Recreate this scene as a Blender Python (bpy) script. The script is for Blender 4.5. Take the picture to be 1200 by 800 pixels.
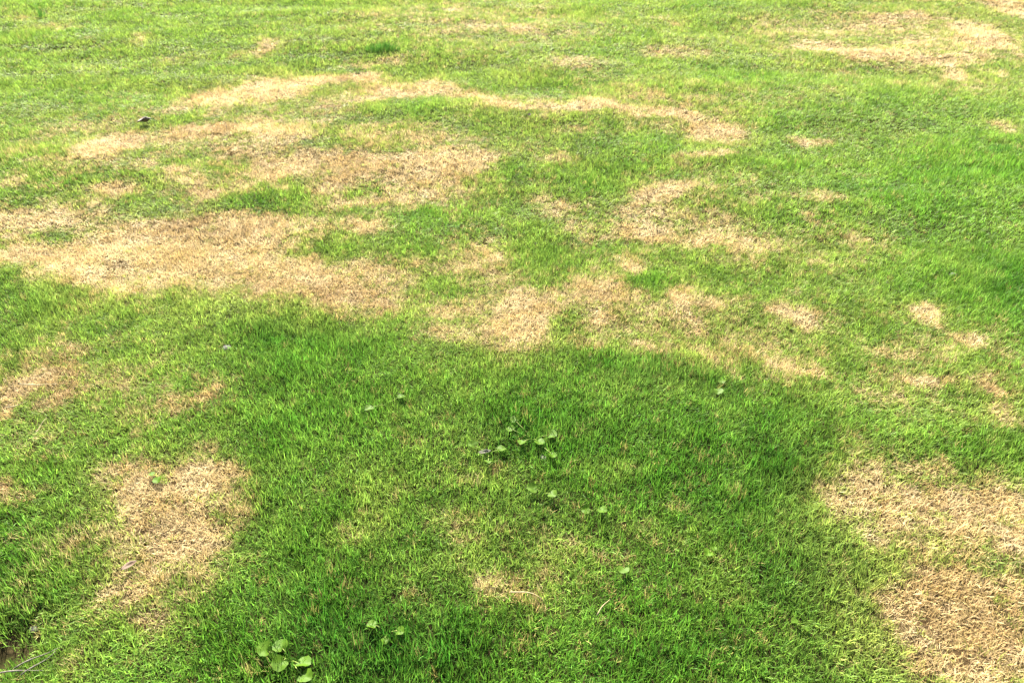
import bpy, bmesh, math, random
import numpy as np
from mathutils import Vector, Matrix

# ------------------------------------------------------------------ scene, camera, light
for o in list(bpy.data.objects):
    bpy.data.objects.remove(o)
scene = bpy.context.scene
C = scene.collection
RAD = math.radians

cam_data = bpy.data.cameras.new('camera')
cam = bpy.data.objects.new('camera', cam_data)
C.objects.link(cam)
cam.location = (0, 0, 1.6)
cam.rotation_euler = (RAD(55), 0, 0)
cam_data.sensor_width = 36
cam_data.lens = 28
cam_data.clip_start = 0.05
cam_data.clip_end = 2000
cam_data.dof.use_dof = True
cam_data.dof.focus_distance = 2.2
cam_data.dof.aperture_fstop = 8.0
scene.camera = cam

SUN_ELEV, SUN_AZ = 41.0, -16.0         # azimuth clockwise from the view direction (+Y)
world = bpy.data.worlds.new('World')
scene.world = world
world.use_nodes = True
wn = world.node_tree
bg = wn.nodes['Background']
sky = wn.nodes.new('ShaderNodeTexSky')
sky.sky_type = 'NISHITA'
sky.sun_disc = False
sky.sun_elevation = RAD(SUN_ELEV)
sky.sun_rotation = RAD(SUN_AZ)
sky.air_density = 1.0
sky.dust_density = 3.0
wn.links.new(sky.outputs[0], bg.inputs[0])
bg.inputs[1].default_value = 0.06

sd = bpy.data.lights.new('sun', 'SUN')
sd.energy = 5.0
sd.angle = RAD(1.5)
sd.color = (1.0, 0.94, 0.82)
sun = bpy.data.objects.new('sun', sd)
C.objects.link(sun)
_d = Vector((math.sin(RAD(SUN_AZ)) * math.cos(RAD(SUN_ELEV)),
             math.cos(RAD(SUN_AZ)) * math.cos(RAD(SUN_ELEV)), math.sin(RAD(SUN_ELEV))))
sun.rotation_euler = _d.to_track_quat('Z', 'Y').to_euler()
sun.location = _d * 30

vs = scene.view_settings
vs.view_transform = 'Standard'
vs.look = 'None'
vs.gamma = 1
vs.use_curve_mapping = False
vs.exposure = 2.6
scene.render.engine = 'CYCLES'
scene.cycles.max_bounces = 8
scene.cycles.diffuse_bounces = 4
scene.cycles.transmission_bounces = 6

# ------------------------------------------------------------------ where the turf is dead, alive, lush or darkened like shade
# ground ellipses in metres: x, y, half width, half depth, strength, turn
DEAD_PATCHES = [
    (-3.638, 6.701, 0.172, 0.11, 0.4, 0), (-4.047, 6.899, 0.084, 0.087, 0.35, 0), (-2.823, 6.36, 0.092, 0.126, 0.5, 0), (-1.804, 6.093, 0.127, 0.164, 0.75, 0),
    (-1.962, 5.933, 0.087, 0.134, 0.45, 0), (-2.43, 5.801, 0.085, 0.108, 0.3, 0), (-1.566, 5.139, 0.286, 0.229, 1, 0), (-1.881, 5.002, 0.204, 0.169, 0.85, 0),
    (-1.401, 5.265, 0.247, 0.165, 0.95, 0), (-2.055, 4.806, 0.094, 0.111, 0.75, 0), (-1.109, 4.759, 0.144, 0.124, 0.5, 0), (-1.136, 4.506, 0.099, 0.114, 0.4, 0),
    (-1.662, 4.368, 0.265, 0.135, 0.8, 0), (-1.446, 4.464, 0.137, 0.14, 0.75, 0), (-1.851, 4.288, 0.161, 0.131, 0.65, 0), (-1.275, 4.261, 0.198, 0.156, 0.7, 0),
    (-1.483, 4.159, 0.195, 0.125, 0.65, 0), (-1.247, 3.955, 0.08, 0.139, 0.85, 0), (-2.178, 4.159, 0.148, 0.15, 0.95, 0), (-2.241, 4.037, 0.127, 0.12, 0.95, 0),
    (-2.183, 4.288, 0.076, 0.079, 0.6, 0), (-1.872, 3.897, 0.079, 0.113, 0.85, 0), (-1.701, 3.787, 0.095, 0.087, 0.75, 0), (-1.531, 3.66, 0.117, 0.103, 0.65, 0),
    (-1.044, 3.943, 0.169, 0.161, 0.95, 0), (-1.103, 3.808, 0.19, 0.109, 0.8, 0), (-1.951, 3.56, 0.115, 0.089, 0.85, 0), (-1.469, 3.53, 0.114, 0.078, 0.9, 0),
    (-1.375, 3.702, 0.068, 0.084, 0.5, 0), (-0.857, 3.53, 0.114, 0.136, 0.6, 0), (-2.46, 3.63, 0.083, 0.061, 0.5, 0), (-2.134, 3.299, 0.252, 0.105, 0.95, 0),
    (-2.185, 3.172, 0.113, 0.116, 0.8, 0), (-1.326, 3.197, 0.303, 0.084, 0.85, 0), (-0.519, 7.325, 0.148, 0.16, 0.6, 0), (-0.338, 6.593, 0.23, 0.214, 0.6, 0),
    (0.054, 6.514, 0.121, 0.157, 0.65, 0), (-0.627, 6.813, 0.111, 0.113, 0.4, 0), (-0.96, 5.716, 0.204, 0.126, 0.55, 0), (0.412, 5.593, 0.2, 0.162, 0.45, 0),
    (1.145, 5.933, 0.21, 0.134, 0.5, 0), (1.332, 6.87, 0.112, 0.172, 0.3, 0), (-1.046, 5.321, 0.249, 0.149, 0.85, 0), (-0.79, 5.087, 0.185, 0.156, 0.85, 0),
    (-0.52, 5.122, 0.153, 0.158, 0.95, 0), (-0.265, 4.919, 0.177, 0.079, 0.85, -0.568), (-0.051, 4.728, 0.175, 0.108, 0.85, 0), (0.127, 4.682, 0.122, 0.091, 0.7, 0),
    (0.509, 4.682, 0.234, 0.091, 1, 0), (0.852, 4.593, 0.221, 0.103, 0.85, 0), (-0.899, 4.902, 0.233, 0.098, 0.6, 0), (-0.98, 4.759, 0.165, 0.078, 0.7, 0),
    (0.337, 4.368, 0.087, 0.108, 0.4, 0), (0.799, 4.395, 0.165, 0.082, 0.4, 0), (-0.774, 4.395, 0.068, 0.082, 0.3, 0), (-0.749, 3.897, 0.211, 0.17, 0.95, 0),
    (-0.442, 3.92, 0.274, 0.137, 0.95, 0), (-0.242, 3.897, 0.141, 0.125, 0.9, 0), (-0.51, 3.723, 0.264, 0.127, 0.8, 0), (-0.41, 3.55, 0.213, 0.078, 0.7, 0),
    (-0.843, 3.681, 0.135, 0.166, 0.75, 0), (-0.605, 3.473, 0.21, 0.047, 0.7, 0), (0.245, 3.955, 0.125, 0.069, 0.55, 0), (0.218, 3.389, 0.095, 0.11, 0.6, 0),
    (0.691, 3.511, 0.163, 0.087, 0.85, 0), (0.59, 3.362, 0.142, 0.09, 0.85, 0), (0.587, 3.197, 0.121, 0.101, 0.95, 0), (0.303, 3.197, 0.091, 0.084, 0.7, 0),
    (-0.666, 3.213, 0.137, 0.076, 0.9, 0), (0.161, 3.463, 0.08, 0.057, 0.5, 0), (3.048, 6.957, 0.198, 0.176, 0.8, 0), (2.859, 6.729, 0.083, 0.166, 0.7, 0),
    (3.367, 6.957, 0.241, 0.117, 0.75, 0), (3.635, 6.41, 0.225, 0.383, 1, 0), (3.109, 6.26, 0.168, 0.171, 0.6, 0), (4.267, 7.261, 0.25, 0.316, 0.85, 0),
    (3.853, 7.488, 0.332, 0.133, 0.45, 0), (2.317, 6.212, 0.219, 0.145, 0.75, 0), (2.523, 5.978, 0.187, 0.181, 0.85, 0), (2.69, 5.845, 0.269, 0.131, 0.85, 0),
    (2.94, 5.716, 0.204, 0.126, 0.75, 0), (3.073, 5.613, 0.142, 0.143, 0.7, 0), (2.954, 5.415, 0.08, 0.096, 0.9, 0), (2.535, 5.229, 0.078, 0.091, 0.5, 0),
    (2.08, 5.036, 0.097, 0.068, 0.4, 0), (3.595, 5.823, 0.11, 0.13, 0.7, 0), (2.056, 6.957, 0.128, 0.235, 0.3, 0), (1.846, 6.26, 0.078, 0.122, 0.3, 0),
    (1.331, 5.933, 0.149, 0.179, 0.5, 0), (1.144, 4.354, 0.173, 0.202, 1, 0), (1.012, 4.506, 0.119, 0.085, 0.9, 0), (0.998, 3.932, 0.151, 0.069, 0.85, 0),
    (0.816, 3.53, 0.073, 0.097, 0.9, 0), (1.645, 4.236, 0.094, 0.064, 0.7, 0), (1.388, 3.463, 0.137, 0.076, 0.5, 0), (2.853, 4.436, 0.088, 0.069, 0.6, 0),
    (1.356, 3.23, 0.046, 0.068, 0.5, 0), (0.871, 3.197, 0.129, 0.084, 0.55, 0), (2.712, 4.073, 0.046, 0.073, 0.3, 0), (-1.33, 2.974, 0.539, 0.349, 1, 0),
    (-1.7, 2.915, 0.234, 0.205, 1, 0), (-1.995, 3.012, 0.181, 0.169, 0.85, 0), (-0.916, 2.747, 0.272, 0.182, 1, 0), (-0.686, 2.694, 0.1, 0.157, 0.9, 0),
    (-1.567, 3.131, 0.485, 0.146, 0.9, 0), (-1.107, 3.23, 0.229, 0.119, 0.8, 0), (-2.047, 2.9, 0.106, 0.087, 0.6, 0), (-1.498, 2.259, 0.071, 0.072, 0.6, 0),
    (-1.549, 2.089, 0.141, 0.102, 0.65, 0), (-1.6, 2.012, 0.077, 0.088, 0.95, 0), (-1.423, 1.968, 0.065, 0.086, 0.8, 0), (-1.571, 1.914, 0.043, 0.058, 0.7, 0),
    (-1.086, 2.012, 0.082, 0.044, 0.48, 0), (-0.969, 1.99, 0.033, 0.035, 0.5, 0), (-1.061, 1.757, 0.061, 0.045, 0.35, 0), (-0.901, 1.731, 0.05, 0.044, 0.45, 0),
    (-1.324, 2.089, 0.084, 0.074, 0.3, 0), (-0.557, 2.843, 0.118, 0.106, 0.9, 0), (-0.434, 2.681, 0.147, 0.163, 0.66, 0), (-0.623, 2.617, 0.092, 0.138, 0.8, 0),
    (-0.5, 2.555, 0.084, 0.097, 0.6, 0), (-0.141, 2.9, 0.155, 0.175, 0.65, 0), (0, 2.727, 0.216, 0.133, 0.55, 0), (-0.015, 2.404, 0.142, 0.145, 1, 0),
    (0.006, 2.537, 0.109, 0.144, 1, 0), (-0.197, 2.327, 0.103, 0.075, 0.7, 0), (0.131, 2.598, 0.111, 0.124, 0.6, 0), (-0.178, 2.567, 0.097, 0.11, 0.55, 0),
    (0.268, 2.694, 0.147, 0.157, 0.74, 0), (0.387, 2.617, 0.098, 0.094, 0.78, 0), (0.487, 2.843, 0.104, 0.071, 0.6, 0), (0.457, 2.472, 0.17, 0.116, 0.62, 0),
    (0.312, 2.437, 0.094, 0.114, 0.62, 0), (0.483, 2.275, 0.077, 0.041, 0.8, 0), (0.638, 2.567, 0.045, 0.135, 0.75, 0), (0.282, 2.259, 0.071, 0.041, 0.6, 0),
    (0.555, 3.098, 0.163, 0.064, 0.9, 0), (0.372, 3.114, 0.089, 0.064, 0.5, 0), (0.105, 2.285, 0.072, 0.052, 0.4, 0), (0.786, 3.043, 0.095, 0.062, 0.85, 0),
    (0.976, 2.997, 0.173, 0.076, 0.55, 0), (0.668, 2.592, 0.059, 0.074, 0.95, 0), (0.781, 2.555, 0.077, 0.073, 0.75, 0), (0.645, 2.415, 0.043, 0.112, 0.65, 0),
    (1.026, 2.478, 0.085, 0.028, 0.9, -0.521), (1.077, 2.415, 0.056, 0.056, 0.9, 0), (0.974, 2.519, 0.045, 0.036, 0.8, 0), (0.685, 2.275, 0.101, 0.073, 0.4, 0),
    (0.921, 2.16, 0.086, 0.039, 0.75, 0), (0.974, 2.098, 0.068, 0.028, 0.85, 0), (1.5, 2.478, 0.063, 0.064, 0.85, 0), (1.545, 2.365, 0.075, 0.026, 0.75, -0.922),
    (1.61, 2.295, 0.071, 0.038, 0.95, -1.092), (1.336, 2.052, 0.095, 0.036, 0.9, 0), (1.531, 2.052, 0.072, 0.036, 0.9, 0), (1.539, 1.973, 0.066, 0.027, 1, -0.493),
    (1.514, 1.865, 0.047, 0.052, 0.75, 0), (1.402, 2.209, 0.158, 0.06, 0.35, 0), (1.27, 2.9, 0.141, 0.073, 0.35, 0), (1.01, 1.757, 0.086, 0.045, 0.45, 0),
    (0.901, 2.829, 0.208, 0.098, 0.35, 0), (1.188, 1.956, 0.162, 0.06, 0.35, 0), (-1.396, 1.576, 0.057, 0.052, 0.95, 0), (-1.29, 1.543, 0.056, 0.041, 0.4, 0),
    (-0.915, 1.487, 0.142, 0.178, 0.95, 0), (-0.999, 1.589, 0.128, 0.079, 0.95, 0), (-0.884, 1.615, 0.106, 0.067, 0.95, 0), (-0.84, 1.365, 0.105, 0.083, 1, 0),
    (-0.749, 1.481, 0.059, 0.067, 0.5, 0), (-0.899, 1.233, 0.087, 0.07, 0.85, 0), (-0.828, 1.126, 0.067, 0.045, 0.75, 0), (-0.995, 1.303, 0.038, 0.053, 0.6, 0),
    (-1.14, 1.427, 0.098, 0.088, 0.3, 0), (-0.962, 1.05, 0.065, 0.042, 0.45, 0), (-1.101, 1.667, 0.098, 0.049, 0.7, 0), (-0.741, 1.226, 0.049, 0.049, 0.4, 0),
    (-1.364, 1.757, 0.126, 0.089, 0.25, 0), (-0.973, 1.189, 0.122, 0.096, 0.25, 0), (-0.39, 1.422, 0.067, 0.058, 0.38, 0), (-0.122, 1.413, 0.067, 0.058, 0.36, 0),
    (-0.021, 1.233, 0.112, 0.062, 0.42, 0), (0.086, 1.316, 0.073, 0.053, 0.4, 0), (0.024, 1.199, 0.049, 0.034, 0.38, 0), (0.294, 1.667, 0.073, 0.049, 0.3, 0),
    (-0.327, 1.543, 0.056, 0.045, 0.3, 0), (0.417, 1.518, 0.056, 0.044, 0.25, 0), (0.497, 1.238, 0.062, 0.045, 0.3, 0), (0.437, 1.37, 0.131, 0.084, 0.2, 0),
    (-0.096, 1.615, 0.12, 0.054, 0.25, 0), (0.219, 1.37, 0.153, 0.112, 0.25, 0), (-0.408, 1.615, 0.144, 0.101, 0.2, 0), (0.989, 1.629, 0.082, 0.088, 0.7, 0),
    (1.052, 1.543, 0.154, 0.096, 0.65, 0), (1.21, 1.531, 0.126, 0.063, 1, 0), (1.1, 1.427, 0.103, 0.058, 0.75, 0), (1.344, 1.512, 0.079, 0.094, 0.95, 0),
    (1.284, 1.393, 0.075, 0.074, 0.85, 0), (1.104, 1.337, 0.095, 0.065, 0.6, 0), (1.006, 1.37, 0.087, 0.067, 0.4, 0), (1.076, 1.238, 0.112, 0.063, 1, 0),
    (1.017, 1.142, 0.131, 0.092, 1, 0), (0.895, 1.161, 0.044, 0.047, 0.9, 0), (1.088, 1.093, 0.109, 0.11, 1, 0), (0.908, 1.104, 0.051, 0.027, 0.85, 0),
    (0.953, 1.029, 0.106, 0.062, 0.85, 0), (1.19, 1.209, 0.07, 0.073, 0.8, 0), (0.891, 1.518, 0.06, 0.075, 0.55, 0), (1.174, 1.667, 0.122, 0.049, 0.45, 0),
    (1.118, 1.427, 0.257, 0.22, 0.46, 0), (1.003, 1.12, 0.216, 0.159, 0.5, 0), (-1.059, 1.343, 0.281, 0.362, 0.2, 0), (-0.877, 1.316, 0.171, 0.298, 0.42, 0),
    (0.232, 2.661, 0.83, 0.456, 0.42, 0), (-0.134, 2.694, 0.435, 0.396, 0.42, 0), (-1.614, 4.134, 1.061, 0.893, 0.4, 0), (-0.528, 3.897, 0.705, 0.691, 0.4, 0),
    (1.457, 2.136, 0.343, 0.337, 0.3, 0), (-1.493, 2.089, 0.338, 0.327, 0.36, 0), (0.712, 3.389, 0.515, 0.462, 0.38, 0), (2.96, 6.212, 1.03, 0.983, 0.38, 0),
    (-0.276, 6.729, 1.102, 0.84, 0.3, 0), (0.523, 4.838, 1.046, 0.401, 0.34, 0), (0, 1.316, 0.321, 0.215, 0.2, 0), (0.867, 2.285, 0.329, 0.315, 0.36, 0),
    (1.098, 3.051, 0.513, 0.315, 0.34, 0), (-1.08, 1.956, 0.243, 0.214, 0.3, 0),
]
GREEN_ISLANDS = [
    (-1.978, 4.061, 0.091, 0.072, 0.6, 0), (-1.197, 3.426, 0.152, 0.102, 0.85, 0), (-1.738, 3.38, 0.174, 0.064, 0.6, 0), (-1.861, 4.535, 0.218, 0.086, 0.85, 0),
    (-1.013, 4.197, 0.112, 0.114, 0.75, 0), (-1.018, 3.521, 0.138, 0.077, 0.6, 0), (-0.884, 5.593, 0.295, 0.081, 0.6, 0), (-1.865, 5.321, 0.226, 0.093, 0.5, 0),
    (0, 3.841, 0.105, 0.133, 0.85, 0), (0.42, 3.66, 0.185, 0.154, 0.9, 0), (-1.988, 3.106, 0.089, 0.072, 0.85, 0), (-0.751, 2.952, 0.122, 0.075, 0.75, 0),
    (0.141, 2.9, 0.134, 0.204, 0.8, 0), (-0.268, 2.694, 0.114, 0.092, 0.55, 0), (0.547, 2.727, 0.095, 0.08, 0.85, 0), (-0.359, 2.974, 0.122, 0.09, 0.7, 0),
    (0.169, 2.381, 0.074, 0.077, 0.5, 0), (-0.611, 4.682, 0.306, 0.182, 0.9, 0), (-0.145, 4.395, 0.29, 0.192, 0.9, 0), (1.173, 1.311, 0.051, 0.032, 0.3, 0),
    (-0.994, 1.609, 0.019, 0.02, 0.6, 0), (0.218, 5.087, 0.272, 0.173, 0.8, 0), (2.574, 5.396, 0.229, 0.115, 0.8, 0), (0.348, 2.184, 0.203, 0.059, 0.6, 0),
    (-0.746, 3.599, 0.124, 0.04, 0.6, 0), (1.387, 1.702, 0.099, 0.036, 0.8, 0), (-0.494, 2.9, 0.085, 0.058, 0.5, 0), (1.105, 1.399, 0.053, 0.029, 0.3, 0),
    (-0.834, 1.518, 0.046, 0.044, 0.2, 0), (0.937, 2.694, 0.134, 0.092, 0.5, 0),
]
LUSH_OR_SHADED_TURF = [
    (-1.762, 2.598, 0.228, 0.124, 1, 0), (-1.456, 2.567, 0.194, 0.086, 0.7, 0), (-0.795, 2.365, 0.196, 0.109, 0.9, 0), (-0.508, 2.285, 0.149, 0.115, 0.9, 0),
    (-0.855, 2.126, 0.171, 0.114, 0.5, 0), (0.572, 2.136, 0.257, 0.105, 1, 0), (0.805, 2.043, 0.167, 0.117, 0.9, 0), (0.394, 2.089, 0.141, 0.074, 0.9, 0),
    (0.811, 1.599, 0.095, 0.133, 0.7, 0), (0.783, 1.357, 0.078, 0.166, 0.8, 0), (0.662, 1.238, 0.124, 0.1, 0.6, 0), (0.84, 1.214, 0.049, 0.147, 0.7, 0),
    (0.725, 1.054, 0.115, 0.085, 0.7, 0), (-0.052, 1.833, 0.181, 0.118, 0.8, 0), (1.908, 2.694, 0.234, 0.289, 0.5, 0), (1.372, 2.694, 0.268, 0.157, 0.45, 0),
    (-2.645, 4.261, 0.283, 0.235, 0.7, 0), (-2.3, 3.733, 0.213, 0.127, 0.6, 0), (-1.562, 5.473, 0.347, 0.078, 0.9, 0), (-0.94, 6.024, 0.163, 0.115, 0.9, 0),  # thin far strip: tall grass, its shaded near side put in as darker green
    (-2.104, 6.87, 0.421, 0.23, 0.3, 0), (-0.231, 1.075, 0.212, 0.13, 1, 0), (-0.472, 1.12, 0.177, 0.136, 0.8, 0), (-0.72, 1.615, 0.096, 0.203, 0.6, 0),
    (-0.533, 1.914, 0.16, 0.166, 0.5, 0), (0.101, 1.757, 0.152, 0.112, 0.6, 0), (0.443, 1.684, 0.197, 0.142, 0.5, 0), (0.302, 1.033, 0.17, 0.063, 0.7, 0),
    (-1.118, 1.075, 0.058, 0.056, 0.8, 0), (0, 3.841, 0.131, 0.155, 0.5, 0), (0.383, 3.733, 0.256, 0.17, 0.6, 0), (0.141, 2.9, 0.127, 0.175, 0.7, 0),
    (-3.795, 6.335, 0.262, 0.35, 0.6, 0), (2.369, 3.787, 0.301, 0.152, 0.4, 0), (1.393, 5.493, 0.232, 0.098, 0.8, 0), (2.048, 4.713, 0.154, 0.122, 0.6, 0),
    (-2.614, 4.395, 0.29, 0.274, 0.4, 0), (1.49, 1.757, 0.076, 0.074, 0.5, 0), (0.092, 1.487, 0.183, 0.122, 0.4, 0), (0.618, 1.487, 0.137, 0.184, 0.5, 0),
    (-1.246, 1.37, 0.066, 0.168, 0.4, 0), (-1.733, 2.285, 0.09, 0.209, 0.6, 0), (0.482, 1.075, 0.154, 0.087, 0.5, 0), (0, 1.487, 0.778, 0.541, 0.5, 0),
    (-0.107, 1.914, 0.879, 0.292, 0.45, 0), (-0.377, 1.264, 0.314, 0.339, 0.55, 0), (0.687, 1.487, 0.275, 0.507, 0.5, 0), (-1.176, 1.316, 0.192, 0.411, 0.65, 0),  # tall left ellipse darkens the turf in place of lens vignetting
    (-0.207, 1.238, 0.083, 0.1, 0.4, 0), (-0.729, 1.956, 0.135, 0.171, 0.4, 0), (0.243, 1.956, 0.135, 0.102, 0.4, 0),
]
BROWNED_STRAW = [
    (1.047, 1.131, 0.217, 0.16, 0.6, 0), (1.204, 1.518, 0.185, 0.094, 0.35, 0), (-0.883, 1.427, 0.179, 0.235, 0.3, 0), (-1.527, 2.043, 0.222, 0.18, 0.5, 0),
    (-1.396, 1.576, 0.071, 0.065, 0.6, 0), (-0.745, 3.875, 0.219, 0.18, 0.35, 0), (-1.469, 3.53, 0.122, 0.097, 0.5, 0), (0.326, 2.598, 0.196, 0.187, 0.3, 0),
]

rng = np.random.default_rng(7)


def _hash(ix, iy, seed):
    h = (ix.astype(np.int64) * 374761393 + iy.astype(np.int64) * 668265263 + seed * 1442695041) & 0xffffffff
    h = ((h ^ (h >> 13)) * 1274126177) & 0xffffffff
    h = ((h ^ (h >> 16)) * 2246822519) & 0xffffffff
    return ((h ^ (h >> 15)) & 0xffff) / 65535.0


def vnoise(x, y, scale, seed):
    x = x / scale + 131.7
    y = y / scale + 57.3
    ix, iy = np.floor(x), np.floor(y)
    fx, fy = x - ix, y - iy
    ux, uy = fx * fx * (3 - 2 * fx), fy * fy * (3 - 2 * fy)
    a, b = _hash(ix, iy, seed), _hash(ix + 1, iy, seed)
    c, d = _hash(ix, iy + 1, seed), _hash(ix + 1, iy + 1, seed)
    return (a + (b - a) * ux) * (1 - uy) + (c + (d - c) * ux) * uy - 0.5


def fbm(x, y, scale, seed, octaves=3):
    t, amp = 0, 1.0
    for k in range(octaves):
        t = t + amp * vnoise(x, y, scale / 2 ** k, seed + 17 * k)
        amp *= 0.5
    return t


def sstep(a, b, x):
    t = np.clip((x - a) / (b - a), 0, 1)
    return t * t * (3 - 2 * t)


def field(table, x, y, soft=0.7, grow=1.0):
    out = np.zeros_like(x)
    for cx, cy, rx, ry, s, th in table:
        dx, dy = x - cx, y - cy
        if th:
            c, n = math.cos(th), math.sin(th)
            dx, dy = dx * c + dy * n, -dx * n + dy * c
        r = np.sqrt((dx / rx) ** 2 + (dy / ry) ** 2) / grow
        out += (s * (1 - sstep(1 - soft, 1 + soft, r))) ** 3
    return np.clip(np.cbrt(out), 0, 1)


def turf(x, y):
    """deadness, lushness of the lawn at points x, y (metres)"""
    dist = np.clip(y, 1, 9)
    w = 0.018 + 0.022 * dist
    wx = x + w * 1.1 * fbm(x, y, 0.22, 3) + 0.4 * w * fbm(x, y, 0.06, 9, 2)
    wy = y + w * 1.1 * fbm(x, y, 0.22, 5) + 0.5 * w * fbm(x, y, 0.06, 11, 2)
    dead = field(DEAD_PATCHES, wx, wy)
    green = field(GREEN_ISLANDS, wx, wy)
    lush = field(LUSH_OR_SHADED_TURF, wx, wy, 0.8)
    halo = field(DEAD_PATCHES, wx, wy, 0.98, 1.45) * (1 - 0.6 * green)
    dead = dead * (1 - green)
    # the lawn goes on beyond the photographed part with patches of its own
    out = sstep(7.6, 8.6, y) + sstep(0.68 * np.clip(y, 0.9, 99) + 0.5, 0.68 * np.clip(y, 0.9, 99) + 1.1, np.abs(x)) + 1 - sstep(0.6, 0.9, y)
    out = np.clip(out, 0, 1)
    wild = sstep(0.16, 0.5, fbm(x, y, 1.1, 21, 3))
    dead = np.maximum(dead, out * wild)
    edge = sstep(0.03, 0.3, dead)
    dead = np.clip(dead + edge * (0.38 * fbm(x, y, 0.14, 31, 3) + 0.25 * fbm(x, y, 0.045, 33, 2)) + 0.16 * np.clip(fbm(x, y, 0.4, 41, 4), -0.1, 1), 0, 1)
    dead = np.clip(dead + 0.10 * sstep(2.6, 5.0, y), 0, 1)  # far turf counted as drier to imitate the brighter light at distance
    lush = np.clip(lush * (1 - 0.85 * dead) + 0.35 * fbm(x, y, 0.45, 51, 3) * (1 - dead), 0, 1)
    return dead, lush, np.clip(np.maximum(halo * (1 - out), dead) + 0.35 * fbm(x, y, 0.3, 37, 4), 0, 1)


def terrain(x, y):
    near = 1 - sstep(9, 22, np.hypot(x, y))
    z = 0.050 * fbm(x, y, 1.7, 61, 2) + 0.030 * fbm(x * 0.5, y, 0.40, 71, 2)
    # a small hollow with bare soil near the left corner of the lawn
    z = z - 0.045 * np.exp(-(((x + 1.14) / 0.09) ** 2 + ((y - 1.09) / 0.09) ** 2))
    return z * near


def tz(x, y):
    return float(terrain(np.array([x], float), np.array([y], float))[0])


# ------------------------------------------------------------------ materials
def material(name):
    m = bpy.data.materials.new(name)
    m.use_nodes = True
    nt = m.node_tree
    return m, nt, nt.nodes['Principled BSDF'], nt.nodes['Material Output']


def blade_material(name, trans, rough, tipmix, root_col):
    m, nt, p, out = material(name)
    N, K = nt.nodes, nt.links
    tint = N.new('ShaderNodeAttribute'); tint.attribute_type = 'INSTANCER'; tint.attribute_name = 'tint'
    bv = N.new('ShaderNodeAttribute'); bv.attribute_name = 'bvar'
    bl = N.new('ShaderNodeAttribute'); bl.attribute_name = 'blen'
    hsv = N.new('ShaderNodeHueSaturation')
    mr = N.new('ShaderNodeMapRange'); mr.inputs[3].default_value = 0.55; mr.inputs[4].default_value = 1.5
    K.new(bv.outputs['Fac'], mr.inputs[0])
    mh = N.new('ShaderNodeMapRange'); mh.inputs[3].default_value = 0.482; mh.inputs[4].default_value = 0.515
    mul = N.new('ShaderNodeMath'); mul.operation = 'MULTIPLY'; mul.inputs[1].default_value = 7.31
    frac = N.new('ShaderNodeMath'); frac.operation = 'FRACT'
    K.new(bv.outputs['Fac'], mul.inputs[0]); K.new(mul.outputs[0], frac.inputs[0]); K.new(frac.outputs[0], mh.inputs[0])
    K.new(mh.outputs[0], hsv.inputs['Hue'])
    K.new(mr.outputs[0], hsv.inputs['Value'])
    K.new(tint.outputs['Color'], hsv.inputs['Color'])
    mix = N.new('ShaderNodeMix'); mix.data_type = 'RGBA'
    mix.inputs['A'].default_value = (*root_col, 1)
    rm = N.new('ShaderNodeMapRange'); rm.inputs[1].default_value = 0.0; rm.inputs[2].default_value = 0.4
    rm.inputs[3].default_value = 1 - tipmix; rm.inputs[4].default_value = 1
    K.new(bl.outputs['Fac'], rm.inputs[0]); K.new(rm.outputs[0], mix.inputs['Factor'])
    K.new(hsv.outputs[0], mix.inputs['B'])
    p.inputs['Roughness'].default_value = rough
    p.inputs['Specular IOR Level'].default_value = 0.22
    K.new(mix.outputs['Result'], p.inputs['Base Color'])
    tr = N.new('ShaderNodeBsdfTranslucent')
    K.new(mix.outputs['Result'], tr.inputs['Color'])
    ms = N.new('ShaderNodeMixShader'); ms.inputs[0].default_value = trans
    K.new(p.outputs[0], ms.inputs[1]); K.new(tr.outputs[0], ms.inputs[2])
    K.new(ms.outputs[0], out.inputs['Surface'])
    return m


MAT_GREEN = blade_material('green_blade', 0.46, 0.55, 0.35, (0.08, 0.13, 0.03))
MAT_DRY = blade_material('dry_blade', 0.34, 0.55, 0.4, (0.13, 0.085, 0.04))


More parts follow.
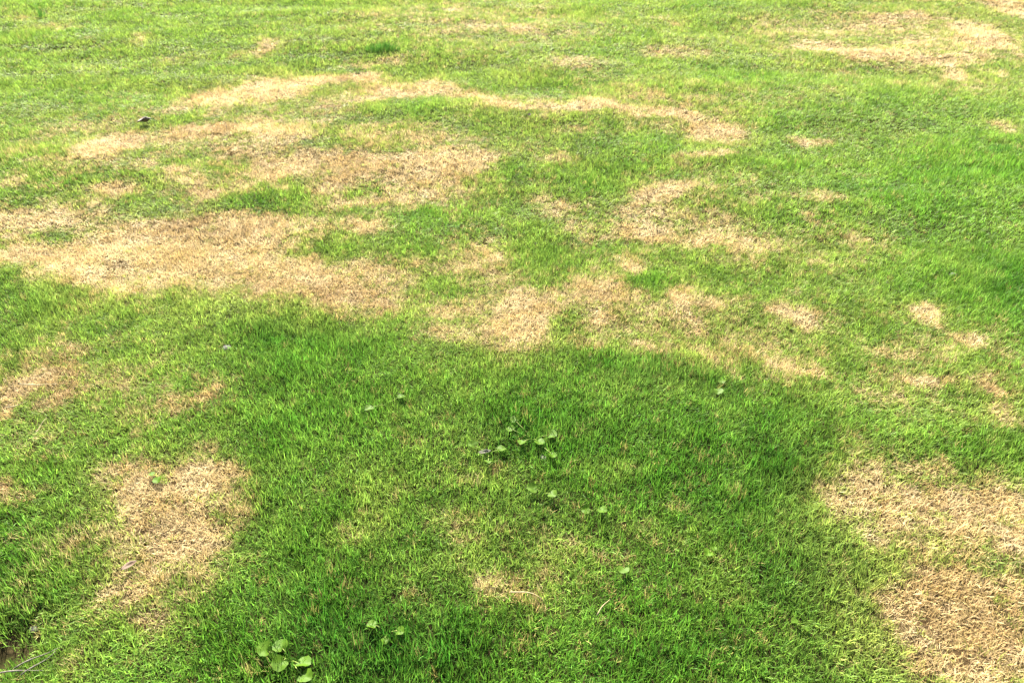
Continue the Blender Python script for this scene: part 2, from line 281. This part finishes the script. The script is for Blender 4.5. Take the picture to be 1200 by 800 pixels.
def soil_material():
    m, nt, p, out = material('soil_and_thatch')
    N, K = nt.nodes, nt.links
    tc = N.new('ShaderNodeTexCoord')
    n1 = N.new('ShaderNodeTexNoise'); n1.inputs['Scale'].default_value = 60; n1.inputs['Detail'].default_value = 8
    n2 = N.new('ShaderNodeTexNoise'); n2.inputs['Scale'].default_value = 5; n2.inputs['Detail'].default_value = 5
    K.new(tc.outputs['Object'], n1.inputs['Vector']); K.new(tc.outputs['Object'], n2.inputs['Vector'])
    ramp = N.new('ShaderNodeValToRGB')
    ramp.color_ramp.elements[0].position = 0.32; ramp.color_ramp.elements[0].color = (0.008, 0.007, 0.004, 1)
    ramp.color_ramp.elements[1].position = 0.7; ramp.color_ramp.elements[1].color = (0.034, 0.024, 0.013, 1)
    K.new(n1.outputs['Fac'], ramp.inputs[0])
    at = N.new('ShaderNodeAttribute'); at.attribute_name = 'turf'
    gmix = N.new('ShaderNodeMix'); gmix.data_type = 'RGBA'
    gmix.inputs['A'].default_value = (0.015, 0.022, 0.005, 1); gmix.inputs['B'].default_value = (0.05, 0.032, 0.015, 1)
    K.new(at.outputs['Fac'], gmix.inputs['Factor'])
    m2 = N.new('ShaderNodeMix'); m2.data_type = 'RGBA'
    mr = N.new('ShaderNodeMapRange'); mr.inputs[1].default_value = 0.35; mr.inputs[2].default_value = 0.65
    mr.inputs[3].default_value = 0.2; mr.inputs[4].default_value = 0.75
    K.new(n2.outputs['Fac'], mr.inputs[0]); K.new(mr.outputs[0], m2.inputs['Factor'])
    K.new(ramp.outputs[0], m2.inputs['A']); K.new(gmix.outputs['Result'], m2.inputs['B'])
    K.new(m2.outputs['Result'], p.inputs['Base Color'])
    p.inputs['Roughness'].default_value = 1.0
    p.inputs['Specular IOR Level'].default_value = 0.0
    b = N.new('ShaderNodeBump'); b.inputs['Strength'].default_value = 0.8; b.inputs['Distance'].default_value = 0.01
    K.new(n1.outputs['Fac'], b.inputs['Height']); K.new(b.outputs[0], p.inputs['Normal'])
    return m


def plain_material(name, c1, c2, scale=120, rough=0.6, trans=0.0):
    m, nt, p, out = material(name)
    N, K = nt.nodes, nt.links
    tc = N.new('ShaderNodeTexCoord')
    n = N.new('ShaderNodeTexNoise'); n.inputs['Scale'].default_value = scale; n.inputs['Detail'].default_value = 6
    K.new(tc.outputs['Object'], n.inputs['Vector'])
    r = N.new('ShaderNodeValToRGB')
    r.color_ramp.elements[0].position = 0.3; r.color_ramp.elements[0].color = (*c1, 1)
    r.color_ramp.elements[1].position = 0.7; r.color_ramp.elements[1].color = (*c2, 1)
    K.new(n.outputs['Fac'], r.inputs[0]); K.new(r.outputs[0], p.inputs['Base Color'])
    p.inputs['Roughness'].default_value = rough
    p.inputs['Specular IOR Level'].default_value = 0.12
    b = N.new('ShaderNodeBump'); b.inputs['Strength'].default_value = 0.35; b.inputs['Distance'].default_value = 0.002
    K.new(n.outputs['Fac'], b.inputs['Height']); K.new(b.outputs[0], p.inputs['Normal'])
    if trans:
        tr = N.new('ShaderNodeBsdfTranslucent'); K.new(r.outputs[0], tr.inputs['Color'])
        ms = N.new('ShaderNodeMixShader'); ms.inputs[0].default_value = trans
        K.new(p.outputs[0], ms.inputs[1]); K.new(tr.outputs[0], ms.inputs[2]); K.new(ms.outputs[0], out.inputs['Surface'])
    return m


# ------------------------------------------------------------------ ground sheet (fine near, coarse to the horizon)
def axis(fine_lo, fine_hi, step, far):
    a = list(np.arange(fine_lo, fine_hi + 1e-6, step))
    s, v = step, a[-1]
    while v < far:
        s *= 1.35; v += s; a.append(v)
    s, v = step, a[0]
    while v > -far:
        s *= 1.35; v -= s; a.insert(0, v)
    return np.array(a)


gx, gy = axis(-6.0, 6.0, 0.06, 900), axis(-0.6, 9.6, 0.06, 900)
GX, GY = np.meshgrid(gx, gy)
GZ = terrain(GX.ravel(), GY.ravel())
verts = np.stack([GX.ravel(), GY.ravel(), GZ], 1)
nx, ny = len(gx), len(gy)
ii, jj = np.meshgrid(np.arange(nx - 1), np.arange(ny - 1))
q = (jj * nx + ii).ravel()
faces = np.stack([q, q + 1, q + nx + 1, q + nx], 1)
gm = bpy.data.meshes.new('ground')
gm.from_pydata(verts.tolist(), [], faces.tolist())
gm.shade_smooth()
gd, gl, gh = turf(GX.ravel(), GY.ravel())
a = gm.attributes.new('turf', 'FLOAT', 'POINT')
a.data.foreach_set('value', gd.astype(np.float32))
gm.materials.append(soil_material())
ground = bpy.data.objects.new('ground', gm)
C.objects.link(ground)
ground['kind'] = 'structure'
ground['label'] = 'brown soil and thatch under the patchy lawn'
ground['category'] = 'ground'


# ------------------------------------------------------------------ grass: tufts of curved blades, scattered
def blade(r, root, az, length, width, tilt, bend, segs=3, twist=0.0):
    """one curved tapering blade -> verts, faces, blen"""
    vs_, bl = [], []
    pos = np.array([root[0], root[1], -0.006])
    ang = tilt
    side0 = az + math.pi / 2 + twist
    for k in range(segs + 1):
        t = k / segs
        w = width * (1.0 if k == 0 else (0.98, 0.72, 0.0)[k - 1] if segs == 3 else (1 - t) ** 0.6) * 0.5
        s = np.array([math.cos(side0), math.sin(side0), 0])
        if k == segs:
            vs_.append(pos.copy()); bl.append(1.0)
        else:
            vs_.append(pos - s * w); vs_.append(pos + s * w); bl += [t, t]
        d = np.array([math.sin(ang) * math.cos(az), math.sin(ang) * math.sin(az), math.cos(ang)])
        pos = pos + d * length / segs
        ang += bend / segs
    fs = []
    for k in range(segs - 1):
        fs.append((2 * k, 2 * k + 1, 2 * k + 3, 2 * k + 2))
    fs.append((2 * segs - 2, 2 * segs - 1, 2 * segs))
    return vs_, fs, bl


def tuft(r, n, radius, lmin, lmax, wmin, wmax, tmin, tmax, bmin, bmax):
    V, Fc, BL, BV = [], [], [], []
    for i in range(n):
        a0, rr = r.uniform(0, 2 * math.pi), radius * math.sqrt(r.random())
        root = (math.cos(a0) * rr, math.sin(a0) * rr)
        az = r.uniform(0, 2 * math.pi)
        v, f, bl = blade(r, root, az, r.uniform(lmin, lmax), r.uniform(wmin, wmax),
                         r.uniform(tmin, tmax), r.uniform(bmin, bmax), twist=r.uniform(-0.6, 0.6))
        o = len(V)
        V += v; Fc += [tuple(x + o for x in q_) for q_ in f]; BL += bl; BV += [r.random()] * len(v)
    return V, Fc, BL, BV


def scatter_object(name, protos, pts, rot, scl, tint, pick, mat):
    """one mesh: tuft prototypes as islands (proto >= 0) plus loose points (proto = -1) that carry them"""
    V, Fc, BL, BV, PR = [], [], [], [], []
    for k, (v, f, bl, bv) in enumerate(protos):
        o = len(V)
        V += [tuple(x) for x in v]; Fc += [tuple(i + o for i in q_) for q_ in f]
        BL += bl; BV += bv; PR += [k] * len(v)
    npv, n = len(V), len(pts)
    me = bpy.data.meshes.new(name)
    me.from_pydata(V + pts.tolist(), [], Fc)
    me.shade_smooth()
    me.materials.append(mat)

    def attr(an, typ, key, head, body):
        at_ = me.attributes.new(an, typ, 'POINT')
        at_.data.foreach_set(key, np.concatenate([np.asarray(head), np.asarray(body)]).ravel())
    z3 = np.zeros((npv, 3), np.float32)
    attr('proto', 'INT', 'value', np.array(PR, np.int32), np.full(n, -1, np.int32))
    attr('pick', 'INT', 'value', np.zeros(npv, np.int32), pick.astype(np.int32))
    attr('blen', 'FLOAT', 'value', np.array(BL, np.float32), np.zeros(n, np.float32))
    attr('bvar', 'FLOAT', 'value', np.array(BV, np.float32), np.zeros(n, np.float32))
    attr('rot', 'FLOAT_VECTOR', 'vector', z3, rot.astype(np.float32))
    attr('scl', 'FLOAT_VECTOR', 'vector', z3, scl.astype(np.float32))
    attr('tint', 'FLOAT_VECTOR', 'vector', z3, tint.astype(np.float32))
    ob = bpy.data.objects.new(name, me)
    C.objects.link(ob)

    ng = bpy.data.node_groups.new(name + '_scatter', 'GeometryNodeTree')
    ng.interface.new_socket('Geometry', in_out='INPUT', socket_type='NodeSocketGeometry')
    ng.interface.new_socket('Geometry', in_out='OUTPUT', socket_type='NodeSocketGeometry')
    N, K = ng.nodes, ng.links
    gi, go = N.new('NodeGroupInput'), N.new('NodeGroupOutput')

    def named(an, typ):
        nd = N.new('GeometryNodeInputNamedAttribute'); nd.data_type = typ
        nd.inputs['Name'].default_value = an
        return nd.outputs['Attribute']
    pr = named('proto', 'INT')

    def separate(k):
        cp = N.new('FunctionNodeCompare'); cp.data_type = 'INT'; cp.operation = 'EQUAL'
        cp.inputs[3].default_value = k
        K.new(pr, cp.inputs[2])
        sp = N.new('GeometryNodeSeparateGeometry'); sp.domain = 'POINT'
        K.new(gi.outputs[0], sp.inputs['Geometry']); K.new(cp.outputs[0], sp.inputs['Selection'])
        return sp.outputs['Selection']
    jn = N.new('GeometryNodeGeometryToInstance')
    for k in range(len(protos)):
        K.new(separate(k), jn.inputs[0])
    ip = N.new('GeometryNodeInstanceOnPoints')
    K.new(separate(-1), ip.inputs['Points'])
    K.new(jn.outputs[0], ip.inputs['Instance'])
    ip.inputs['Pick Instance'].default_value = True
    K.new(named('pick', 'INT'), ip.inputs['Instance Index'])
    K.new(named('rot', 'FLOAT_VECTOR'), ip.inputs['Rotation'])
    K.new(named('scl', 'FLOAT_VECTOR'), ip.inputs['Scale'])
    K.new(ip.outputs[0], go.inputs[0])
    md = ob.modifiers.new('scatter', 'NODES')
    md.node_group = ng
    return ob


def jitter_grid(x0, x1, y0, y1, step, keep):
    X, Y = np.meshgrid(np.arange(x0, x1, step), np.arange(y0, y1, step))
    X = X.ravel() + rng.uniform(-0.6, 0.6, X.size) * step
    Y = Y.ravel() + rng.uniform(-0.6, 0.6, Y.size) * step
    k = keep(X, Y)
    return X[k], Y[k]


zones = [
    (0.55, 3.0, 0.0132, 0.70, 0.80, 0.86),
    (3.0, 5.4, 0.0175, 0.68, 0.80, 1.02),
    (5.4, 9.2, 0.0222, 0.66, 0.80, 1.16),
]
XS, YS, SZ = [], [], []
for y0, y1, st, kx, pad, sz in zones:
    w = kx * y1 + pad
    X, Y = jitter_grid(-w, w, y0, y1, st, lambda X, Y: np.abs(X) < kx * np.clip(Y, 0.9, 99) + pad)
    XS.append(X); YS.append(Y); SZ.append(np.full(X.size, sz))
# the rest of the lawn, coarser
def inner(X, Y):
    return (np.abs(X) < 0.66 * np.clip(Y, 0.9, 99) + 0.78) & (Y > 0.57) & (Y < 9.18)


def middle(X, Y):
    return (np.abs(X) < 0.62 * np.clip(Y, 0.9, 99) + 2.6) & (Y > -0.6) & (Y < 13.5)


X, Y = jitter_grid(-11, 11, -0.6, 13.5, 0.032, lambda X, Y: middle(X, Y) & ~inner(X, Y))
XS.append(X); YS.append(Y); SZ.append(np.full(X.size, 1.36))
X, Y = jitter_grid(-13, 13, -2, 18, 0.05, lambda X, Y: ~middle(X, Y))
XS.append(X); YS.append(Y); SZ.append(np.full(X.size, 1.8))
X, Y = jitter_grid(-32, 32, -8, 45, 0.22, lambda X, Y: ~((np.abs(X) < 12.9) & (Y > -1.9) & (Y < 17.9)))
XS.append(X); YS.append(Y); SZ.append(np.full(X.size, 5.0))
X, Y, SZ = np.concatenate(XS), np.concatenate(YS), np.concatenate(SZ)
dead, lush, halo = turf(X, Y)
n = X.size

# bare spots: hardly any blades
bare = 0.9 * np.exp(-(((X + 1.14) / 0.055) ** 2 + ((Y - 1.08) / 0.05) ** 2) ** 1.5)
bare = bare + 0.55 * sstep(0.36, 0.55, fbm(X, Y, 0.09, 81, 2)) * sstep(0.3, 0.8, dead)
for sx_, sy_, sr_ in ((-0.988, 2.249, 0.017), (0.091, 1.70, 0.017), (1.755, 2.747, 0.016), (-1.124, 1.147, 0.012)):
    bare = bare + np.exp(-(((X - sx_) / sr_) ** 2 + ((Y - sy_) / sr_) ** 2) ** 2)
keep = rng.random(n) > bare
u = rng.random(n)
is_dry = u < np.clip(sstep(0.08, 1.0, dead) * 0.96 + 0.025, 0, 1)
far_grow = SZ


def lerp(a, b, t):
    return a + (b - a) * t


def col(c, k):
    return np.tile(np.array(c), (k, 1))


# colour of every tuft
patch = fbm(X, Y, 0.5, 91, 3)[:, None]
fine = fbm(X, Y, 0.07, 95, 2)[:, None]
L_, D_ = lush[:, None], dead[:, None]
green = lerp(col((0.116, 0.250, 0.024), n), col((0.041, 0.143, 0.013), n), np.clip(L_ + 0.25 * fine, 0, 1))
green = lerp(green, col((0.268, 0.305, 0.066), n), np.clip(0.45 * D_ + 0.70 * halo[:, None] + 0.15 * patch + 0.25 * fine + 0.26 * sstep(2.8, 6.0, Y)[:, None], 0, 1))  # yellow also grows with distance, painting in the brighter far light
green *= (1 + 0.45 * fine + rng.normal(0, 0.13, (n, 1)))
dry = lerp(col((0.52, 0.40, 0.165), n), col((0.63, 0.525, 0.29), n), np.clip(0.5 + 1.2 * fine + rng.normal(0, 0.25, (n, 1)), 0, 1))
dry = lerp(dry, col((0.27, 0.17, 0.065), n), np.clip(0.9 * fbm(X, Y, 0.3, 101, 3) + rng.normal(-0.06, 0.18, n), 0, 0.6)[:, None])
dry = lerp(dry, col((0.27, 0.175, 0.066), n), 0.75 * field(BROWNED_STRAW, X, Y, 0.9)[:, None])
dry = lerp(dry, col((0.28, 0.27, 0.06), n), np.clip(0.85 - 1.1 * D_ + 0.2 * fine, 0, 0.75))
dry *= (1 + rng.normal(0, 0.12, (n, 1)))

Z = terrain(X, Y)
hgt = lerp(0.86, 1.5, lush) * lerp(1.0, 0.66, 0.6 * dead + 0.4 * halo) * (1 + 0.5 * fbm(X, Y, 0.12, 111, 2)) * (1 + rng.normal(0, 0.14, n))
hgt = hgt * (1 + 0.75 * fbm(X * 0.4, Y, 0.17, 115, 2) * sstep(2.0, 4.0, Y))
hgt = np.clip(hgt, 0.35, 2.2)
rot = np.stack([rng.normal(0, 0.14, n), rng.normal(0, 0.14, n), rng.uniform(0, 2 * math.pi, n)], 1)
wid = SZ * (1 + rng.normal(0, 0.1, n))
scl = np.stack([wid, wid, hgt * (0.6 + 0.4 * SZ)], 1)
P = np.stack([X, Y, Z], 1)

r_ = random.Random(3)
NP = 12
green_protos = [tuft(r_, 14, 0.015, 0.016, 0.040, 0.0015, 0.0026, 0.05, 0.85, -0.1, 1.2) for _ in range(NP)]
dry_protos = [tuft(r_, 19, 0.016, 0.018, 0.040, 0.0010, 0.0017, 0.03, 0.85, -0.2, 0.8) for _ in range(NP)]

g = keep & ~is_dry
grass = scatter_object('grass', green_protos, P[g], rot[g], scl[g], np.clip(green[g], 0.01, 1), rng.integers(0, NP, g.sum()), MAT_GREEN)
grass['kind'] = 'stuff'
grass['label'] = 'short green living grass blades covering the lawn'
grass['category'] = 'grass'
g = keep & is_dry
scd = scl.copy()
dry_grass = scatter_object('dry_grass', dry_protos, P[g], rot[g], scd[g], np.clip(dry[g], 0.01, 1), rng.integers(0, NP, g.sum()), MAT_DRY)
dry_grass['kind'] = 'stuff'
dry_grass['label'] = 'straw coloured dead grass filling the bare looking patches of lawn'
dry_grass['category'] = 'dead grass'
print('tufts', n, 'green', int((keep & ~is_dry).sum()), 'dry', int(g.sum()))

# ------------------------------------------------------------------ small things on and in the lawn
def tag(o, label, cat, group=None):
    o['label'] = label
    o['category'] = cat
    if group:
        o['group'] = group
    return o


def mesh_object(name, verts_, faces_, mat, parent=None, smooth=True):
    me = bpy.data.meshes.new(name)
    me.from_pydata([tuple(v) for v in verts_], [], faces_)
    if smooth:
        me.shade_smooth()
    me.materials.append(mat)
    ob = bpy.data.objects.new(name, me)
    C.objects.link(ob)
    if parent:
        ob.parent = parent
    return ob


def tube(points, radii, sides=6):
    V, Fc = [], []
    pts_ = [Vector(p) for p in points]
    for k, p in enumerate(pts_):
        d = (pts_[min(k + 1, len(pts_) - 1)] - pts_[max(k - 1, 0)]).normalized()
        u = d.cross(Vector((0, 0, 1)))
        u = u.normalized() if u.length > 1e-4 else Vector((1, 0, 0))
        w = d.cross(u)
        for i in range(sides):
            a = 2 * math.pi * i / sides
            V.append(p + (u * math.cos(a) + w * math.sin(a)) * radii[k])
    for k in range(len(pts_) - 1):
        for i in range(sides):
            j = (i + 1) % sides
            Fc.append((k * sides + i, k * sides + j, (k + 1) * sides + j, (k + 1) * sides + i))
    Fc.append(tuple(range(sides))[::-1])
    Fc.append(tuple(range((len(pts_) - 1) * sides, len(pts_) * sides)))
    return V, Fc


def round_leaf(r, size):
    """rounded, notched, slightly cupped weed leaf: base at origin, growing along +Y"""
    nb = 18
    rings = [0.0, 0.55, 1.0]
    V, Fc = [Vector((0, 0.42 * size, -0.02 * size))], []
    wave = r.uniform(0, 6)
    for q_ in rings[1:]:
        for i in range(nb):
            a = 2 * math.pi * i / nb - math.pi / 2
            notch = 0.62 * math.exp(-((math.atan2(math.sin(a + math.pi / 2), math.cos(a + math.pi / 2))) / 0.33) ** 2)
            rad = 0.5 * (1 + 0.045 * math.sin(9 * a) * q_) * (1 - notch)
            x, y = math.cos(a) * rad * 1.06, math.sin(a) * rad + 0.42
            rr = q_
            x, y = x * rr, 0.42 + (y - 0.42) * rr
            z = 0.16 * (x * x) * 2 + 0.05 * math.sin(3 * a + wave) * q_ + 0.10 * abs(x) - 0.10 * max(0, y - 0.5)
            V.append(Vector((x * size, y * size, z * size)))
    for i in range(nb):
        j = (i + 1) % nb
        Fc.append((0, 1 + i, 1 + j))
        Fc.append((1 + i, 1 + nb + i, 1 + nb + j, 1 + j))
    return V, Fc


MAT_LEAF = plain_material('weed_leaf', (0.052, 0.118, 0.006), (0.082, 0.152, 0.010), 70, 0.55, 0.4)
MAT_LEAF_PALE = plain_material('pale_weed_leaf', (0.050, 0.108, 0.008), (0.078, 0.138, 0.013), 70, 0.55, 0.38)
MAT_STALK = plain_material('weed_stalk', (0.13, 0.20, 0.03), (0.20, 0.24, 0.06), 90, 0.5)
MAT_STRAW = plain_material('straw_stalk', (0.22, 0.17, 0.08), (0.38, 0.31, 0.18), 160, 0.5)
MAT_STRAW_GREY = plain_material('weathered_stalk', (0.07, 0.06, 0.048), (0.17, 0.15, 0.12), 160, 0.6)
MAT_BROWN_LEAF = plain_material('brown_leaf', (0.04, 0.029, 0.022), (0.13, 0.10, 0.08), 90, 0.55)
MAT_PINK_LEAF = plain_material('pinkish_leaf', (0.06, 0.038, 0.024), (0.12, 0.08, 0.052), 90, 0.6)
MAT_GREY_LEAF = plain_material('grey_leaf', (0.045, 0.045, 0.030), (0.10, 0.098, 0.068), 90, 0.6)
MAT_STONE = plain_material('grey_stone', (0.04, 0.038, 0.036), (0.11, 0.105, 0.10), 140, 0.85)
MAT_STONE_PALE = plain_material('pale_stone', (0.10, 0.088, 0.075), (0.20, 0.18, 0.155), 140, 0.85)
MAT_CLUMP = plain_material('dark_clump_blade', (0.045, 0.13, 0.018), (0.085, 0.20, 0.03), 30, 0.42, 0.4)

r2 = random.Random(11)


def weed(base, leaves, label, pale=False, group=None):
    """base x, y; leaves = (x, y, size, height above ground)"""
    bx, by = base
    bz = tz(bx, by)
    root = bpy.data.objects.new('broadleaf_weed', None)
    root.empty_display_size = 0.02
    C.objects.link(root)
    root.location = (bx, by, bz)
    tag(root, label, 'weed', group)
    for (lx, ly, size, h) in leaves:
        v, f = round_leaf(r2, size)
        lf = mesh_object('leaf', v, f, MAT_LEAF_PALE if pale else MAT_LEAF, root)
        az = math.atan2(ly - by, lx - bx) - math.pi / 2 + r2.uniform(-0.3, 0.3)
        if math.hypot(lx - bx, ly - by) < 0.012:
            az = r2.uniform(-3, 3)
        # leaf base so that its middle lies over (lx, ly)
        ox, oy = lx - bx + math.sin(az) * 0.42 * size, ly - by - math.cos(az) * 0.42 * size
        lf.location = (ox, oy, h)
        lf.rotation_euler = (r2.uniform(-0.05, 0.40), r2.uniform(-0.35, 0.35), az)
        v, f = tube([(0, 0, -0.004), (ox * 0.35, oy * 0.35, h * 0.6), (ox, oy, h), (ox - math.sin(az) * 0.2 * size, oy + math.cos(az) * 0.2 * size, h - 0.001)],
                    [0.0014, 0.0012, 0.0010, 0.0006], 5)
        mesh_object('stalk', v, f, MAT_STALK, root)
    return root


weed((-0.486, 1.03), [(-0.544, 1.045, 0.034, 0.0195), (-0.512, 1.056, 0.034, 0.0195), (-0.503, 1.014, 0.036, 0.0195), (-0.452, 1.012, 0.036, 0.0195), (-0.44, 0.982, 0.033, 0.0195)], 'weed with five round bright leaves in long dark grass', False)
weed((0.062, 1.778), [(0.01, 1.85, 0.029, 0.0195), (-0.005, 1.809, 0.027, 0.0175), (0.117, 1.78, 0.034, 0.0195), (0.08, 1.746, 0.03, 0.0195), (0.03, 1.743, 0.028, 0.0195), (0.116, 1.694, 0.026, 0.0175)], 'sprawling weed with six small leaves beside the whitish pebble', False)
weed((-0.067, 1.712), [(-0.115, 1.732, 0.028, 0.0195), (-0.03, 1.717, 0.028, 0.0195), (-0.068, 1.662, 0.02, 0.0175)], 'three leaved weed beside the shrivelled pale grey leaf', True)
weed((0.088, 1.556), [(0.056, 1.56, 0.032, 0.0195), (0.111, 1.537, 0.028, 0.0195)], 'two leaved weed in open turf between pebble and stalks', True)
weed((0.224, 1.494), [(0.198, 1.489, 0.024, 0.0175), (0.241, 1.484, 0.026, 0.0195)], 'close pair of small weed leaves in dark even turf', False)
weed((0.67, 2.013), [(0.655, 1.979, 0.03, 0.0195), (0.677, 2.03, 0.023, 0.0175)], 'pale weed leaves in the lush dark band under the straw patches', True)
weed((-0.28, 1.1), [(-0.317, 1.11, 0.025, 0.0195), (-0.251, 1.093, 0.022, 0.0195), (-0.283, 1.072, 0.017, 0.0175)], 'three leaved weed half hidden in long lush grass', False)
weed((-0.391, 1.936), [(-0.35, 1.955, 0.028, 0.0175), (-0.441, 1.901, 0.028, 0.0175)], 'two weed leaves set apart in dark turf under the straw patches', True)
weed((0.279, 1.295), [(0.275, 1.287, 0.027, 0.0195)], 'single flat weed leaf in yellowish green turf', True)
weed((-0.99, 1.608), [(-0.982, 1.589, 0.027, 0.0195), (-1.007, 1.611, 0.018, 0.0175)], 'lone green weed growing inside a dead straw patch', False)
weed((0.663, 1.126), [(0.648, 1.124, 0.022, 0.0195), (0.67, 1.112, 0.017, 0.0175)], 'small weed in lush turf beside the large ragged straw patch', True)
weed((0.506, 1.353), [(0.493, 1.335, 0.026, 0.0195), (0.51, 1.355, 0.019, 0.0175)], 'bright lime weed leaves in mixed thin turf', False)



def fallen_leaf(x, y, length, width, turn, curl, lift, mat, label):
    nl, nw = 9, 4
    V, Fc = [], []
    for i in range(nl + 1):
        t = i / nl
        wv = width * 0.5 * (math.sin(math.pi * min(1, t * 0.97 + 0.03)) ** 0.75 + 0.02)
        for j in range(-nw // 2, nw // 2 + 1):
            s = j / (nw / 2)
            px = (t - 0.5) * length
            py = s * wv * math.cos(curl * abs(s))
            pz = abs(s) * wv * math.sin(curl) + 0.22 * length * (t - 0.5) ** 2 * 1.8 + 0.05 * width * math.sin(7 * t + 3 * s)
            V.append((px, py, pz))
    m_ = nw + 1
    for i in range(nl):
        for j in range(nw):
            Fc.append((i * m_ + j, (i + 1) * m_ + j, (i + 1) * m_ + j + 1, i * m_ + j + 1))
    ob = mesh_object('fallen_leaf', V, Fc, mat)
    sm = ob.modifiers.new('thickness', 'SOLIDIFY')
    sm.thickness = 0.0006
    ob.location = (x, y, tz(x, y) + lift)
    ob.rotation_euler = (r2.uniform(-0.2, 0.2), r2.uniform(-0.15, 0.15), turn)
    return tag(ob, label, 'leaf')


fallen_leaf(-2.114, 4.48, 0.075, 0.06, 0.6, 0.8, 0.022, MAT_BROWN_LEAF, 'curled dark brown fallen leaf on green turf beside the dry patches')
fallen_leaf(-0.943, 1.29, 0.040, 0.020, 0.9, 0.5, 0.020, MAT_PINK_LEAF, 'pinkish brown dead leaf at the ragged edge of a straw patch')
fallen_leaf(-0.079, 1.70, 0.038, 0.016, 0.15, 0.6, 0.021, MAT_GREY_LEAF, 'shrivelled pale grey leaf lying in green turf beside the weeds')
fallen_leaf(0.10, 4.48, 0.030, 0.020, 1.2, 0.8, 0.030, MAT_BROWN_LEAF, 'tiny blackish brown leaf scrap on a far green island')


def pebble(x, y, sx, sy, sz, mat, label, seed):
    bm = bmesh.new()
    bmesh.ops.create_icosphere(bm, subdivisions=3, radius=1)
    rr = random.Random(seed)
    ph = [rr.uniform(0, 6) for _ in range(6)]
    for v in bm.verts:
        c = v.co
        k = 1 + 0.14 * math.sin(2.3 * c.x + ph[0]) + 0.12 * math.sin(3.1 * c.y + ph[1]) + 0.10 * math.sin(2.7 * c.z + ph[2]) + 0.05 * math.sin(6 * c.x + 5 * c.y + ph[3])
        v.co = Vector((c.x * sx * k, c.y * sy * k, c.z * sz * k))
    me = bpy.data.meshes.new('pebble')
    bm.to_mesh(me); bm.free()
    me.shade_smooth()
    me.materials.append(mat)
    ob = bpy.data.objects.new('pebble', me)
    C.objects.link(ob)
    ob.location = (x, y, tz(x, y) + sz * 0.2)
    ob.rotation_euler = (0, 0, rr.uniform(0, 3))
    return tag(ob, label, 'pebble')


pebble(-0.988, 2.249, 0.020, 0.013, 0.008, MAT_STONE, 'small flat grey pebble in dark turf below the large straw patch', 1)
pebble(0.091, 1.705, 0.012, 0.008, 0.005, MAT_STONE_PALE, 'small whitish pebble in a dark gap beside the cluster of weeds', 2)
pebble(1.755, 2.747, 0.016, 0.012, 0.010, MAT_STONE, 'dark grey pebble sunk in lush turf far from any straw patch', 3)
pebble(-1.124, 1.147, 0.011, 0.008, 0.005, MAT_STONE_PALE, 'pale pinkish pebble near the bare soil hollow', 4)


def stalk(x, y, length, turn, bow, mat, label, rad=0.0013, lift=0.026, tilt=0.0, group=None):
    pts_, rad_ = [], []
    for k in range(9):
        t = k / 8 - 0.5
        pts_.append((t * length, bow * length * (0.25 - t * t) * 1.6, 0.004 * math.sin(5 * t + x * 9)))
        rad_.append(rad * (1.15 - 0.75 * (t + 0.5)) * (1.35 if k == 3 else 1))
    v, f = tube(pts_, rad_, 6)
    ob = mesh_object('dry_stalk', v, f, mat)
    ob.location = (x, y, tz(x, y) + lift)
    ob.rotation_euler = (0, tilt, turn)
    return tag(ob, label, 'stalk', group)


stalk(-1.50, 1.99, 0.125, -0.05, 0.06, MAT_STRAW, 'long pale straw stalk lying across a faded brownish patch', 0.0016, 0.034)
stalk(-1.52, 1.89, 0.060, 0.45, 0.10, MAT_STRAW, 'short pale straw stalk slanting below the long stalk', 0.0013, 0.032)
stalk(-1.394, 1.79, 0.060, 1.45, 0.05, MAT_STRAW, 'thin pale stalk pointing away through dark green turf', 0.0012, 0.034)
stalk(0.035, 1.187, 0.085, -0.35, 0.32, MAT_STRAW, 'bowed yellowish stalk lying on thin yellowed turf', 0.0013, 0.036)
stalk(0.212, 1.160, 0.050, 0.85, 0.06, MAT_STRAW, 'short straight stalk slanting through lush green turf', 0.0014, 0.036, -0.2)
stalk(-1.055, 1.045, 0.090, 0.55, 0.05, MAT_STRAW_GREY, 'weathered grey stalk leaning over the bare soil hollow, between two others', 0.0017, 0.022, -0.12, 'weathered stalks by the hollow')
stalk(-1.042, 1.030, 0.075, 0.80, -0.08, MAT_STRAW_GREY, 'thinnest weathered grey stalk, bowed outward from the bare soil hollow', 0.0015, 0.020, -0.15, 'weathered stalks by the hollow')
stalk(-1.070, 1.012, 0.110, 0.15, 0.06, MAT_STRAW_GREY, 'longest weathered grey stalk, lying nearly level across the bare soil hollow', 0.0018, 0.018, 0.05, 'weathered stalks by the hollow')


def grass_clump(x, y, hw, hd, h, count, label):
    V, Fc = [], []
    for i in range(count):
        a, q_ = r2.uniform(0, 2 * math.pi), math.sqrt(r2.random())
        rx_, ry_ = math.cos(a) * q_ * hw, math.sin(a) * q_ * hd
        v, f, _ = blade(r2, (rx_, ry_), r2.uniform(0, 6.28), h * (1.1 - 0.6 * q_) * r2.uniform(0.65, 1.1), r2.uniform(0.002, 0.0038), r2.uniform(0, 0.35), r2.uniform(0, 0.8), twist=r2.uniform(-0.5, 0.5))
        o = len(V)
        V += v
        Fc += [tuple(k + o for k in z_) for z_ in f]
    ob = mesh_object('grass_clump', V, Fc, MAT_CLUMP)
    ob.location = (x, y, tz(x, y))
    return tag(ob, label, 'grass clump')


grass_clump(-0.94, 5.98, 0.13, 0.06, 0.095, 420, 'dark green clump of longer grass standing above far pale turf')
grass_clump(-3.93, 7.0, 0.035, 0.03, 0.16, 40, 'thin upright sprig of tall grass near a far faded strip')
grass_clump(2.62, 4.05, 0.10, 0.05, 0.06, 200, 'low dark green clump of coarse grass in even far turf')
